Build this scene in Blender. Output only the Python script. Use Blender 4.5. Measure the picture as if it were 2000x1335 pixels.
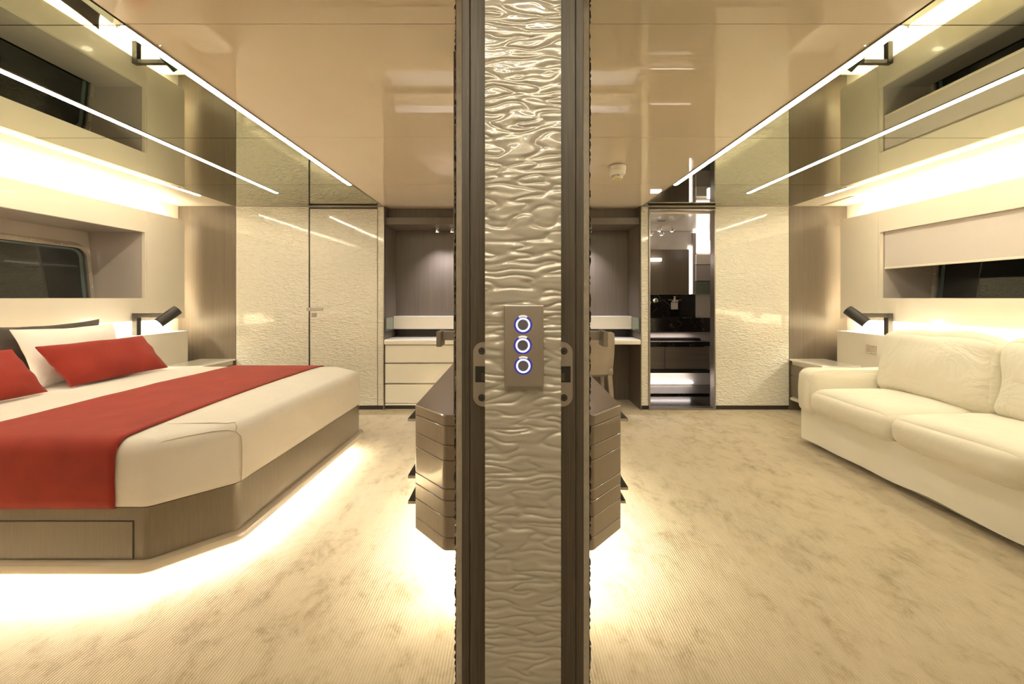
import bpy, bmesh, math, random
from mathutils import Vector, Matrix, noise

for o in list(bpy.data.objects):
    bpy.data.objects.remove(o, do_unlink=True)
S = bpy.context.scene
COL = S.collection
PI = math.pi
EYE = 1.17            # camera height
F = 800.0             # focal length in pixels of the 2000 px frame
CEIL = 2.126
BACK = 4.274          # far wall plane
PC = 0.018            # centre line of the partition post

# ------------------------------------------------------------------ camera
cd = bpy.data.cameras.new('camera')
cam = bpy.data.objects.new('camera', cd)
COL.objects.link(cam)
cam.location = (0, 0, EYE)
cam.rotation_euler = (PI / 2, 0, 0)
cd.sensor_width = 36
cd.lens = F / 2000 * 36
cd.shift_x = -0.0005
cd.shift_y = -0.04325
cd.clip_start = 0.02
S.camera = cam

# ------------------------------------------------------------------ world, view
w = bpy.data.worlds.new('world')
S.world = w
w.use_nodes = True
w.node_tree.nodes['Background'].inputs[0].default_value = (0.01, 0.012, 0.016, 1)
w.node_tree.nodes['Background'].inputs[1].default_value = 0.3
S.view_settings.view_transform = 'Standard'
S.view_settings.look = 'None'
S.view_settings.exposure = 1.08
S.view_settings.gamma = 1.0
S.view_settings.use_curve_mapping = False

# light strengths of the fittings (used by their builders below)
WARM = (1.0, 0.90, 0.67)
E_STRIP = 23.0
E_COVE = 17.0
E_LEDGE = 48.0
E_SIDE = 12.0
E_BED = 60.0
E_ISLAND = 42.0


def area(name, loc, size, size_y, power, color, rot=(0, 0, 0)):
    l = bpy.data.lights.new(name, 'AREA')
    l.shape = 'RECTANGLE'
    l.size = size
    l.size_y = size_y
    l.energy = power
    l.color = color
    o = bpy.data.objects.new(name, l)
    COL.objects.link(o)
    o.location = loc
    o.rotation_euler = rot
    return o


def spot(name, loc, target, power, color, angle=70, size=0.02, blend=0.6):
    l = bpy.data.lights.new(name, 'SPOT')
    l.energy = power
    l.color = color
    l.spot_size = math.radians(angle)
    l.spot_blend = blend
    l.shadow_soft_size = size
    o = bpy.data.objects.new(name, l)
    COL.objects.link(o)
    o.location = loc
    d = Vector(target) - Vector(loc)
    o.rotation_euler = d.to_track_quat('-Z', 'Y').to_euler()
    return o


# ------------------------------------------------------------------ materials
class NT:
    def __init__(s, name):
        s.m = bpy.data.materials.new(name)
        s.m.use_nodes = True
        s.t = s.m.node_tree
        s.n = s.t.nodes
        s.b = s.n['Principled BSDF']
        s.out = s.n['Material Output']

    def node(s, typ, **kw):
        n = s.n.new(typ)
        for k, v in kw.items():
            setattr(n, k, v)
        return n

    def link(s, a, b):
        s.t.links.new(a, b)

    def coords(s, scale=(1, 1, 1), rot=(0, 0, 0)):
        tc = s.node('ShaderNodeTexCoord')
        mp = s.node('ShaderNodeMapping')
        mp.inputs['Scale'].default_value = scale
        mp.inputs['Rotation'].default_value = rot
        s.link(tc.outputs['Object'], mp.inputs['Vector'])
        return mp.outputs['Vector']

    def noise(s, vec, scale, detail=3, rough=0.5, dist=0.0):
        n = s.node('ShaderNodeTexNoise')
        n.inputs['Scale'].default_value = scale
        n.inputs['Detail'].default_value = detail
        n.inputs['Roughness'].default_value = rough
        n.inputs['Distortion'].default_value = dist
        s.link(vec, n.inputs['Vector'])
        return n.outputs['Fac']

    def ramp(s, fac, stops):
        r = s.node('ShaderNodeValToRGB')
        el = r.color_ramp.elements
        while len(el) > 1:
            el.remove(el[-1])
        el[0].position = stops[0][0]
        el[0].color = tuple(stops[0][1]) + (1,)
        for p, c in stops[1:]:
            e = el.new(p)
            e.color = tuple(c) + (1,)
        s.link(fac, r.inputs['Fac'])
        return r.outputs['Color']

    def bump(s, h, strength, dist):
        b = s.node('ShaderNodeBump')
        b.inputs['Strength'].default_value = strength
        b.inputs['Distance'].default_value = dist
        s.link(h, b.inputs['Height'])
        s.link(b.outputs['Normal'], s.b.inputs['Normal'])
        return b

    def mult(s, a, b):
        m = s.node('ShaderNodeMath', operation='MULTIPLY')
        s.link(a, m.inputs[0])
        if hasattr(b, 'links'):
            s.link(b, m.inputs[1])
        else:
            m.inputs[1].default_value = b
        return m.outputs[0]

    def add(s, a, b):
        m = s.node('ShaderNodeMath', operation='ADD')
        s.link(a, m.inputs[0])
        s.link(b, m.inputs[1])
        return m.outputs[0]


def plain(name, col, rough=0.5, metal=0.0, coat=0.0, spec=0.5, coat_ior=1.5, var=0.04, vscale=6, coat_rough=0.03):
    t = NT(name)
    b = t.b
    b.inputs['Roughness'].default_value = rough
    b.inputs['Metallic'].default_value = metal
    b.inputs['Coat Weight'].default_value = coat
    b.inputs['Coat Roughness'].default_value = coat_rough
    b.inputs['Coat IOR'].default_value = coat_ior
    b.inputs['Specular IOR Level'].default_value = spec
    v = t.noise(t.coords(), vscale, 2)
    c = t.ramp(v, [(0.3, [x * (1 - var) for x in col]), (0.7, [min(1, x * (1 + var)) for x in col])])
    t.link(c, b.inputs['Base Color'])
    return t.m


def wood(name, dark, light, rough=0.4, coat=0.0, axis='z', fine=1.0):
    t = NT(name)
    sc = {'z': (120, 120, 2.0), 'x': (2.0, 120, 120), 'y': (120, 2.0, 120)}[axis]
    sc = tuple(v * fine for v in sc)
    v = t.noise(t.coords(sc), 1.0, 4, 0.6)
    v2 = t.noise(t.coords(tuple(x * 0.12 for x in sc)), 1.0, 2, 0.5)
    c = t.ramp(t.add(t.mult(v, 0.8), t.mult(v2, 0.2)), [(0.25, dark), (0.75, light)])
    t.link(c, t.b.inputs['Base Color'])
    t.b.inputs['Roughness'].default_value = rough
    t.b.inputs['Coat Weight'].default_value = coat
    t.b.inputs['Coat Roughness'].default_value = 0.05
    if not coat:
        t.bump(v, 0.15, 0.001)
    return t.m


def emis(name, col, strength, base=0.8):
    t = NT(name)
    t.b.inputs['Base Color'].default_value = (base, base, base, 1)
    t.b.inputs['Emission Color'].default_value = tuple(col) + (1,)
    t.b.inputs['Emission Strength'].default_value = strength
    return t.m


def fabric(name, col, rough=0.85, weave=900, fold=0.3, var=0.06, sheen=0.2, fscale=7, wstr=0.12, dist=0.6):
    t = NT(name)
    vec = t.coords()
    n1 = t.noise(vec, fscale, 3, 0.55, dist)
    n2 = t.noise(t.coords((weave, weave * 0.3, weave)), 1.0, 2)
    c = t.ramp(n1, [(0.3, [x * (1 - var) for x in col]), (0.7, [min(1, x * (1 + var)) for x in col])])
    t.link(c, t.b.inputs['Base Color'])
    t.b.inputs['Roughness'].default_value = rough
    t.b.inputs['Sheen Weight'].default_value = sheen
    t.b.inputs['Specular IOR Level'].default_value = 0.2
    b1 = t.bump(n1, fold, 0.03)
    b2 = t.node('ShaderNodeBump')
    b2.inputs['Strength'].default_value = wstr
    b2.inputs['Distance'].default_value = 0.002
    t.link(n2, b2.inputs['Height'])
    t.link(b1.outputs['Normal'], b2.inputs['Normal'])
    t.link(b2.outputs['Normal'], t.b.inputs['Normal'])
    return t.m


M = {}
M['cream_gloss'] = plain('cream_gloss', (0.80, 0.71, 0.56), 0.6, coat=1.0, coat_ior=1.85, var=0.01, spec=0.0, coat_rough=0.004)
M['cream_outer'] = plain('cream_outer', (0.74, 0.68, 0.57), 0.5, coat=0.15, var=0.01, spec=0.2)
M['cream_satin'] = plain('cream_satin', (0.76, 0.70, 0.60), 0.3, coat=0.25, var=0.01)
M['cream_desk'] = plain('cream_desk', (0.80, 0.76, 0.68), 0.25, coat=0.6, var=0.01)
M['reveal'] = plain('reveal', (0.50, 0.45, 0.41), 0.25, coat=0.3, var=0.02)
M['hull'] = plain('hull', (0.62, 0.57, 0.50), 0.4, var=0.02)
M['groove'] = plain('groove', (0.30, 0.25, 0.19), 0.6)
M['groove_light'] = plain('groove_light', (0.52, 0.44, 0.34), 0.5)
M['black'] = plain('black', (0.02, 0.018, 0.016), 0.35)
M['black_base'] = plain('black_base', (0.035, 0.028, 0.026), 0.4)
M['lamp_black'] = plain('lamp_black', (0.035, 0.032, 0.028), 0.35, spec=0.4)
M['steel'] = plain('steel', (0.40, 0.37, 0.35), 0.34, metal=1.0)
M['chrome'] = plain('chrome', (0.85, 0.83, 0.8), 0.08, metal=1.0)
M['bezel'] = plain('bezel', (0.62, 0.56, 0.48), 0.18, metal=0.7)
M['dark_screw'] = plain('dark_screw', (0.10, 0.095, 0.09), 0.3, metal=0.9)
M['night_glass'] = plain('night_glass', (0.010, 0.013, 0.011), 0.03, coat=0.6)
M['pane_edge'] = plain('pane_edge', (0.10, 0.14, 0.13), 0.15)
M['wood_wall'] = wood('wood_wall', (0.125, 0.098, 0.068), (0.185, 0.148, 0.108), 0.35)
M['wood_alcove'] = wood('wood_alcove', (0.10, 0.080, 0.062), (0.155, 0.127, 0.102), 0.4)
M['wood_jamb'] = wood('wood_jamb', (0.035, 0.027, 0.020), (0.115, 0.092, 0.070), 0.45, fine=4.0)
M['wood_bed'] = wood('wood_bed', (0.14, 0.108, 0.07), (0.19, 0.147, 0.10), 0.2, coat=0.7, fine=5)
M['wood_island'] = wood('wood_island', (0.19, 0.145, 0.105), (0.25, 0.195, 0.145), 0.3, coat=0.55, fine=5)
M['wood_vanity'] = wood('wood_vanity', (0.14, 0.115, 0.095), (0.20, 0.165, 0.14), 0.25, coat=0.4, axis='x')
M['lip'] = plain('lip', (0.52, 0.45, 0.35), 0.25, coat=0.4)
M['linen'] = fabric('linen', (0.70, 0.65, 0.60), fold=0.22, var=0.02)
M['pillow_white'] = fabric('pillow_white', (0.84, 0.81, 0.76), fold=0.30, var=0.02, fscale=9)
M['red'] = fabric('red', (0.30, 0.032, 0.022), fold=0.16, var=0.10, sheen=0.1, fscale=5, wstr=0.25)
M['charcoal'] = fabric('charcoal', (0.075, 0.058, 0.05), fold=0.25, var=0.1)
M['sofa'] = fabric('sofa', (0.80, 0.75, 0.63), fold=0.35, var=0.01, fscale=4, wstr=0.04)
M['sofa_back'] = fabric('sofa_back', (0.80, 0.75, 0.63), fold=0.9, var=0.01, fscale=3.6, dist=1.6, wstr=0.04)
M['blind'] = fabric('blind', (0.62, 0.56, 0.52), fold=0.02, var=0.01, sheen=0)
M['leather'] = plain('leather', (0.29, 0.24, 0.19), 0.5)
M['white_plastic'] = plain('white_plastic', (0.78, 0.75, 0.68), 0.35)
M['sensor_yellow'] = plain('sensor_yellow', (0.65, 0.60, 0.10), 0.4)
M['sea_green_glass'] = plain('sea_green_glass', (0.12, 0.15, 0.12), 0.08, coat=0.8)
M['bath_wall'] = plain('bath_wall', (0.72, 0.68, 0.64), 0.3, coat=0.3)
M['bath_grey'] = plain('bath_grey', (0.38, 0.34, 0.33), 0.3, coat=0.3)
M['door_edge'] = plain('door_edge', (0.58, 0.52, 0.45), 0.35, var=0.08, vscale=60)
M['e_strip'] = emis('e_strip', WARM, E_STRIP)
M['e_corridor'] = emis('e_corridor', WARM, 28)
M['e_cove'] = emis('e_cove', WARM, E_COVE)
M['e_ledge'] = emis('e_ledge', WARM, E_LEDGE)
M['e_side'] = emis('e_side', WARM, E_SIDE)
M['e_bed'] = emis('e_bed', (1, 0.90, 0.70), E_BED)
M['e_island'] = emis('e_island', (1, 0.90, 0.70), E_ISLAND)
M['e_lamp'] = emis('e_lamp', (1, 0.88, 0.7), 30)
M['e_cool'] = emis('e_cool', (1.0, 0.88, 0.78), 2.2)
M['e_bath'] = emis('e_bath', (1.0, 0.88, 0.76), 2.2)
M['e_lantern'] = emis("e_lantern", (1.0, 0.88, 0.76), 3)
M['e_ring'] = emis('e_ring', (0.42, 0.55, 1.0), 0.75)
M['e_halo'] = emis('e_halo', (0.02, 0.015, 0.30), 0.4, 0.03)
M['icon'] = emis('icon', (1.0, 0.82, 0.72), 0.2)
M['button_steel'] = plain('button_steel', (0.22, 0.21, 0.26), 0.35, metal=0.9)

# tinted mirror
t = NT('bronze_mirror')
t.b.inputs['Metallic'].default_value = 1
t.b.inputs['Roughness'].default_value = 0.012
t.b.inputs['Base Color'].default_value = (0.40, 0.41, 0.30, 1)
M['mirror'] = t.m
t = NT('clear_mirror')
t.b.inputs['Metallic'].default_value = 1
t.b.inputs['Roughness'].default_value = 0.01
t.b.inputs['Base Color'].default_value = (0.8, 0.79, 0.76, 1)
M['clear_mirror'] = t.m

# rippled white lacquer of the far wall panels
t = NT('ripple_panel')
t.b.inputs['Base Color'].default_value = (0.72, 0.69, 0.60, 1)
t.b.inputs['Roughness'].default_value = 0.25
t.b.inputs['Coat Weight'].default_value = 1.0
t.b.inputs['Coat Roughness'].default_value = 0.06
v = t.noise(t.coords((22, 22, 55), (0, 0.35, 0)), 1.0, 1.5, 0.45, 0.8)
t.bump(v, 1.0, 0.016)
M['ripple_panel'] = t.m

# lacquer on the modelled ripples of the post
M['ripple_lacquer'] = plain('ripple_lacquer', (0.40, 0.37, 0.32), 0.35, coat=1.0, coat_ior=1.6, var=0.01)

# black marble
t = NT('black_marble')
v = t.noise(t.coords((1, 1, 1)), 2.2, 4, 0.5, 1.5)
c = t.ramp(v, [(0.0, (0.012, 0.010, 0.009)), (0.497, (0.014, 0.011, 0.010)), (0.50, (0.16, 0.14, 0.12)), (0.503, (0.014, 0.011, 0.010)), (1, (0.012, 0.01, 0.009))])
t.link(c, t.b.inputs['Base Color'])
t.b.inputs['Roughness'].default_value = 0.12
M['marble'] = t.m

# ribbed carpet with trodden patches
t = NT('carpet')
vec = t.coords()
wv = t.node('ShaderNodeTexWave', wave_type='BANDS', bands_direction='X', wave_profile='SIN')
wv.inputs['Scale'].default_value = 31.0
wv.inputs['Distortion'].default_value = 0.5
wv.inputs['Detail'].default_value = 2
wv.inputs['Detail Scale'].default_value = 0.6
t.link(vec, wv.inputs['Vector'])
rib = wv.outputs['Fac']
p1 = t.noise(t.coords((1.2, 0.8, 1.0), (0, 0, 0.5)), 9.5, 6, 0.7, 0.3)
p2 = t.noise(t.coords(), 1.6, 3, 0.5, 0.2)
p3 = t.noise(t.coords(), 260, 2, 0.6)
patch = t.add(t.add(t.mult(p1, 0.72), t.mult(p2, 0.2)), t.mult(p3, 0.08))
c1 = t.ramp(patch, [(0.36, (0.38, 0.30, 0.18)), (0.44, (0.51, 0.42, 0.275)), (0.50, (0.58, 0.485, 0.33)), (0.65, (0.62, 0.525, 0.365))])
c2 = t.ramp(rib, [(0.1, (0.80, 0.80, 0.80)), (0.9, (1.0, 1.0, 1.0))])
mx = t.node('ShaderNodeMix', data_type='RGBA', blend_type='MULTIPLY')
mx.inputs[0].default_value = 0.75
t.link(c1, mx.inputs[6])
t.link(c2, mx.inputs[7])
t.link(mx.outputs[2], t.b.inputs['Base Color'])
t.b.inputs['Roughness'].default_value = 0.9
t.b.inputs['Sheen Weight'].default_value = 0.3
t.b.inputs['Specular IOR Level'].default_value = 0.1
t.bump(t.add(t.mult(rib, 0.6), t.mult(p3, 0.5)), 0.6, 0.004)
M['carpet'] = t.m


# ------------------------------------------------------------------ mesh helpers
def fillet(poly, r, n=6):
    """round every corner of a 2D polygon"""
    out = []
    k = len(poly)
    for i in range(k):
        p = Vector(poly[i]).to_2d()
        a = Vector(poly[i - 1]).to_2d() - p
        b = Vector(poly[(i + 1) % k]).to_2d() - p
        rr = r[i] if isinstance(r, (list, tuple)) else r
        la, lb = a.length, b.length
        a.normalize(); b.normalize()
        ang = math.acos(max(-1, min(1, a.dot(b))))
        if rr <= 1e-5 or abs(ang - PI) < 1e-3:
            out += [(p.x, p.y)] * (n + 1) if rr > 0 else [(p.x, p.y)] * (n + 1)
            continue
        d = min(rr / math.tan(ang / 2), la * 0.49, lb * 0.49)
        rr = d * math.tan(ang / 2)
        c = p + (a + b).normalized() * (rr / math.sin(ang / 2))
        s0 = p + a * d - c
        s1 = p + b * d - c
        a0 = math.atan2(s0.y, s0.x)
        a1 = math.atan2(s1.y, s1.x)
        da = (a1 - a0 + PI) % (2 * PI) - PI
        for j in range(n + 1):
            th = a0 + da * j / n
            out.append((c.x + rr * math.cos(th), c.y + rr * math.sin(th)))
    return out


def inset(poly, t):
    """move the sides of a CCW polygon inwards by t"""
    k = len(poly)
    out = []
    for i in range(k):
        p0 = Vector(poly[i - 1]).to_2d(); p = Vector(poly[i]).to_2d(); p1 = Vector(poly[(i + 1) % k]).to_2d()
        d0 = (p - p0).normalized(); d1 = (p1 - p).normalized()
        n0 = Vector((-d0.y, d0.x)); n1 = Vector((-d1.y, d1.x))
        b = (n0 + n1)
        b = b / max(1e-6, b.dot(n0))
        out.append((p.x + b.x * t, p.y + b.y * t))
    return out


class MB:
    def __init__(s):
        s.v = []
        s.f = []

    def add(s, vs, fs):
        o = len(s.v)
        s.v += [tuple(v) for v in vs]
        s.f += [tuple(i + o for i in f) for f in fs]
        return s

    def box(s, x0, x1, y0, y1, z0, z1):
        x0, x1 = min(x0, x1), max(x0, x1)
        y0, y1 = min(y0, y1), max(y0, y1)
        z0, z1 = min(z0, z1), max(z0, z1)
        vs = [(x0, y0, z0), (x1, y0, z0), (x1, y1, z0), (x0, y1, z0), (x0, y0, z1), (x1, y0, z1), (x1, y1, z1), (x0, y1, z1)]
        return s.add(vs, [(0, 3, 2, 1), (4, 5, 6, 7), (0, 1, 5, 4), (1, 2, 6, 5), (2, 3, 7, 6), (3, 0, 4, 7)])

    def rings(s, rings, cap0=True, cap1=True, closed=True):
        n = len(rings[0])
        vs = [p for r in rings for p in r]
        fs = []
        for i in range(len(rings) - 1):
            for j in range(n if closed else n - 1):
                a = i * n + j; b = i * n + (j + 1) % n
                fs.append((a, b, b + n, a + n))
        if cap0:
            fs.append(tuple(reversed(range(n))))
        if cap1:
            fs.append(tuple(range((len(rings) - 1) * n, len(rings) * n)))
        return s.add(vs, fs)

    def prism(s, poly, prof, r=0.0, n=6):
        """poly CCW 2D footprint; prof = [(inset, z)]"""
        rs = []
        for t, z in prof:
            q = inset(poly, t)
            rr = [max(0.0005, x - t) for x in r] if isinstance(r, (list, tuple)) else max(0.0005, r - t)
            rs.append([(x, y, z) for x, y in fillet(q, rr, n)])
        return s.rings(rs)

    def cyl(s, p0, p1, r0, r1=None, n=24, caps=True):
        r1 = r0 if r1 is None else r1
        p0 = Vector(p0); p1 = Vector(p1)
        d = (p1 - p0).normalized()
        u = d.orthogonal().normalized(); v = d.cross(u)
        rs = []
        for p, r in ((p0, r0), (p1, r1)):
            rs.append([tuple(p + (u * math.cos(2 * PI * k / n) + v * math.sin(2 * PI * k / n)) * r) for k in range(n)])
        return s.rings(rs, caps, caps)

    def lathe(s, c, prof, axis=(0, 0, 1), n=32):
        """prof = [(radius, height)] about the axis through c"""
        c = Vector(c); d = Vector(axis).normalized()
        u = d.orthogonal().normalized(); v = d.cross(u)
        rs = [[tuple(c + d * h + (u * math.cos(2 * PI * k / n) + v * math.sin(2 * PI * k / n)) * max(r, 1e-4)) for k in range(n)] for r, h in prof]
        return s.rings(rs)

    def tube(s, pts, r, n=8):
        pts = [Vector(p) for p in pts]
        rs = []
        u = None
        for i, p in enumerate(pts):
            d = (pts[min(i + 1, len(pts) - 1)] - pts[max(i - 1, 0)]).normalized()
            if u is None:
                u = d.orthogonal().normalized()
            u = (u - d * u.dot(d)).normalized()
            v = d.cross(u)
            rs.append([tuple(p + (u * math.cos(2 * PI * k / n) + v * math.sin(2 * PI * k / n)) * r) for k in range(n)])
        return s.rings(rs)

    def soft(s, c, size, r, n=14, puff=(0, 0, 0), wob=0.0, seed=0, fr=4.0, mat=None):
        """soft rounded box, puffed out on its faces"""
        bm = bmesh.new()
        bmesh.ops.create_cube(bm, size=2)
        bmesh.ops.subdivide_edges(bm, edges=bm.edges[:], cuts=n, use_grid_fill=True)
        h = Vector(size) / 2
        base = len(s.v)
        bm.verts.index_update()
        for v in bm.verts:
            q = v.co.copy()
            # denser near the edges
            q = Vector([math.sin(a * PI / 2) for a in q])
            p = Vector([q[i] * h[i] for i in range(3)])
            inner = Vector([max(-(h[i] - r), min(h[i] - r, p[i])) for i in range(3)])
            d = p - inner
            if d.length > 1e-9:
                p = inner + d.normalized() * r
            nn = d.normalized() if d.length > 1e-9 else Vector((0, 0, 0))
            for i in range(3):
                j, k = (i + 1) % 3, (i + 2) % 3
                if puff[i]:
                    p[i] += math.copysign(1, q[i]) * abs(q[i]) ** 3 * puff[i] * max(0, 1 - q[j] ** 2) ** 0.6 * max(0, 1 - q[k] ** 2) ** 0.6
            if wob:
                nv = noise.noise_vector((p + Vector((seed * 7.3, seed * 3.1, seed))) * fr)
                p += nv * wob
            if mat is not None:
                p = mat @ p
            s.v.append(tuple(p + Vector(c)))
        for f in bm.faces:
            s.f.append(tuple(base + v.index for v in f.verts))
        bm.free()
        return s


ROOTS = {}


def empty(name, loc, label=None, cat=None, group=None, kind=None, rotz=0.0):
    o = bpy.data.objects.new(name, None)
    COL.objects.link(o)
    o.location = loc
    o.rotation_euler = (0, 0, rotz)
    o.empty_display_size = 0.1
    tag(o, label, cat, group, kind)
    return o


def tag(o, label=None, cat=None, group=None, kind=None):
    if label: o['label'] = label
    if cat: o['category'] = cat
    if group: o['group'] = group
    if kind: o['kind'] = kind
    return o


def build(name, mb, mat, parent=None, label=None, cat=None, group=None, kind=None, bevel=0.0, smooth=False, seg=2, local=False):
    root = parent
    while root is not None and root.parent is not None:
        root = root.parent
    if root is not None:
        off = Vector((0, 0, 0)) if local else Vector(root.location)
        if not local and root.type == 'MESH':
            off = Vector(root.location)
    else:
        xs = [v[0] for v in mb.v]; ys = [v[1] for v in mb.v]; zs = [v[2] for v in mb.v]
        off = Vector(((min(xs) + max(xs)) / 2, (min(ys) + max(ys)) / 2, min(zs)))
    me = bpy.data.meshes.new(name)
    me.from_pydata([tuple(Vector(v) - off) for v in mb.v], [], mb.f)
    me.materials.append(M[mat])
    bm = bmesh.new(); bm.from_mesh(me)
    bmesh.ops.remove_doubles(bm, verts=bm.verts[:], dist=1e-5)
    bmesh.ops.recalc_face_normals(bm, faces=bm.faces[:])
    bm.to_mesh(me); bm.free()
    o = bpy.data.objects.new(name, me)
    COL.objects.link(o)
    if parent is None:
        o.location = off
    else:
        o.parent = parent
    if smooth:
        for p in me.polygons: p.use_smooth = True
        if smooth != 'all':
            md = None
            me.polygons.foreach_set('use_smooth', [True] * len(me.polygons))
            ang = math.radians(40)
            bm = bmesh.new(); bm.from_mesh(me)
            for e in bm.edges:
                if len(e.link_faces) == 2 and e.calc_face_angle() > ang:
                    e.smooth = False
            bm.to_mesh(me); bm.free()
    if bevel:
        md = o.modifiers.new('bevel', 'BEVEL')
        md.width = bevel
        md.segments = seg
        md.limit_method = 'ANGLE'
        md.harden_normals = False
    tag(o, label, cat, group, kind)
    return o


def B(x0, x1, y0, y1, z0, z1):
    return MB().box(x0, x1, y0, y1, z0, z1)


def PX(px, d):
    return (px - 1001) / F * d


def PZ(py, d):
    return EYE - (py - 581) / F * d


# ================================================================== SETTING
build('floor', B(-3.9, 3.9, -1.2, 4.75, -0.05, 0), 'carpet', kind='structure')

# ceilings: lacquered centre, lacquered outer strips
ce = build('ceiling', B(-1.352, 1.352, -1.2, 4.4, CEIL, CEIL + 0.05), 'cream_gloss', kind='structure')
gm = MB()
for y in (1.432, 2.443, 3.46):
    gm.box(-1.35, 1.35, y - 0.0015, y + 0.0015, CEIL - 0.0006, CEIL + 0.002)
build('seam', gm, 'groove_light', ce)
for s in (-1, 1):
    build('ceiling', B(s * 2.90, s * 3.60, -1.2, 4.30, CEIL, CEIL + 0.05), 'cream_outer', kind='structure')
    side = 'left' if s < 0 else 'right'
    mr = empty('mirrored_ceiling', (s * 2.12, 2.6, CEIL),
               'bronze tinted mirror strip of the ceiling above the ' + ('bed' if s < 0 else 'white sofa'), 'ceiling mirror',
               'mirrored ceiling strips')
    ys = [-1.2, 1.432, 2.443, 3.46, BACK]
    for a, b in zip(ys[:-1], ys[1:]):
        build('mirror_panel', B(s * 1.356, s * 2.896, a + 0.002, b - 0.002, CEIL - 0.004, CEIL + 0.03), 'mirror', mr)
    build('backing', B(s * 1.354, s * 2.898, -1.2, BACK, CEIL + 0.03, CEIL + 0.05), 'black', mr)
    # trim line between mirror and lacquer
    build('trim_%d' % (1 if s < 0 else 2), B(s * 1.350, s * 1.356, 1.432, BACK, CEIL - 0.006, CEIL - 0.001), 'groove', kind='structure')

# hull side walls with window openings
WY0, WY1, WZ0, WZ1 = 1.05, 3.71, 1.166, 1.763
for s in (-1, 1):
    side = 'left' if s < 0 else 'right'
    m = MB()
    m.box(s * 3.49, s * 3.55, 0.78, BACK + 0.05, 0, WZ0 - 0.02)
    m.box(s * 3.49, s * 3.55, 0.78, BACK + 0.05, WZ1 + 0.02, CEIL)
    m.box(s * 3.49, s * 3.55, WY1 + 0.02, BACK + 0.05, WZ0 - 0.02, WZ1 + 0.02)
    m.box(s * 3.49, s * 3.55, 0.78, WY0 - 0.02, WZ0 - 0.02, WZ1 + 0.02)
    build('wall_' + side, m, 'cream_satin', kind='structure')
    # niche lining between the panel and the hull
    m = MB()
    m.box(s * 3.358, s * 3.86, WY0 - 0.02, WY1 + 0.02, WZ0 - 0.02, WZ0)
    m.box(s * 3.358, s * 3.86, WY0 - 0.02, WY1 + 0.02, WZ1, WZ1 + 0.02)
    m.box(s * 3.358, s * 3.86, WY1, WY1 + 0.02, WZ0, WZ1)
    m.box(s * 3.358, s * 3.86, WY0 - 0.02, WY0, WZ0, WZ1)
    build('trim_%d' % (3 if s < 0 else 4), m, 'reveal', kind='structure')
    # window in the leaning hull
    wn = empty('window_%d' % (1 if s < 0 else 2), (s * 3.8, 2.4, WZ0), kind='structure')

    def lean(y, z, dx=0.0):
        return (s * (3.755 + dx + (z - WZ0) * 0.10), y, z)

    def ring(y0, y1, z0, z1, r, dx):
        poly = fillet([(y0, z0), (y1, z0), (y1, z1), (y0, z1)], [0.0001, 0.0001, r, r], 8)
        return [lean(y, z, dx) for y, z in poly]
    build('hull_lining', MB().rings([ring(WY0, WY1, WZ0, WZ1, 0.001, 0.03), ring(WY0, WY1, WZ0, WZ1, 0.001, 0.05)]), 'hull', wn)
    z1 = WZ0 + 0.44
    o_ = ring(WY0 + 0.05, WY1 - 0.03, WZ0 + 0.001, z1 + 0.035, 0.11, 0.0)
    o2 = ring(WY0 + 0.04, WY1 - 0.015, WZ0 + 0.001, z1 + 0.05, 0.12, 0.03)
    i_ = ring(WY0 + 0.08, WY1 - 0.06, WZ0 + 0.001, z1, 0.085, 0.0)
    i2 = ring(WY0 + 0.08, WY1 - 0.06, WZ0 + 0.001, z1, 0.085, 0.03)
    build('window_frame', MB().rings([o2, o_, i_, i2], False, False), 'bezel', wn, smooth=True, label='polished metal window surround')
    build('window_pane', MB().rings([ring(WY0 + 0.08, WY1 - 0.06, WZ0 + 0.001, z1, 0.085, 0.018), ring(WY0 + 0.08, WY1 - 0.06, WZ0 + 0.001, z1, 0.085, 0.028)]), 'night_glass', wn)
    a = ring(WY0 + 0.085, WY1 - 0.115, WZ0 + 0.001, z1 - 0.02, 0.07, 0.0165)
    b = ring(WY0 + 0.085, WY1 - 0.085, WZ0 + 0.001, z1 - 0.005, 0.075, 0.0165)
    build('glass_edge', MB().rings([a, b], False, False), 'pane_edge', wn)
    m = MB()
    for zz in (0.10, 0.22, 0.34):
        p = lean(WY1 - 0.045, WZ0 + zz, -0.001)
        m.cyl(p, (p[0] - s * 0.004, p[1], p[2]), 0.006, n=10)
    for yy in [3.45 - 0.22 * k for k in range(8)]:
        p = lean(yy, z1 + 0.018, -0.001)
        m.cyl(p, (p[0] - s * 0.004, p[1], p[2]), 0.006, n=10)
    build('frame_screws', m, 'steel', wn)

# far wall: carcass behind the panels, with alcove and bathroom opening
m = MB()
m.box(-3.55, -1.34, 4.30, 4.36, 0, CEIL + 0.05)
m.box(2.12, 3.55, 4.30, 4.36, 0, CEIL + 0.05)
m.box(1.34, 1.415, 4.30, 4.36, 0, CEIL + 0.05)
m.box(1.415, 2.12, 4.30, 4.36, 2.092, CEIL + 0.05)
build('wall_back', m, 'wood_alcove', kind='structure')
m = MB()
m.box(-1.36, 1.36, 4.70, 4.76, 0, CEIL + 0.05)
m.box(-1.36, -1.335, 4.30, 4.70, 0, CEIL + 0.05)
m.box(1.335, 1.36, 4.30, 4.70, 0, CEIL + 0.05)
m.box(-1.335, 1.335, 4.40, 4.70, 1.17 + 0.84, CEIL + 0.05)
build('wall_alcove', m, 'wood_alcove', kind='structure')

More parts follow.
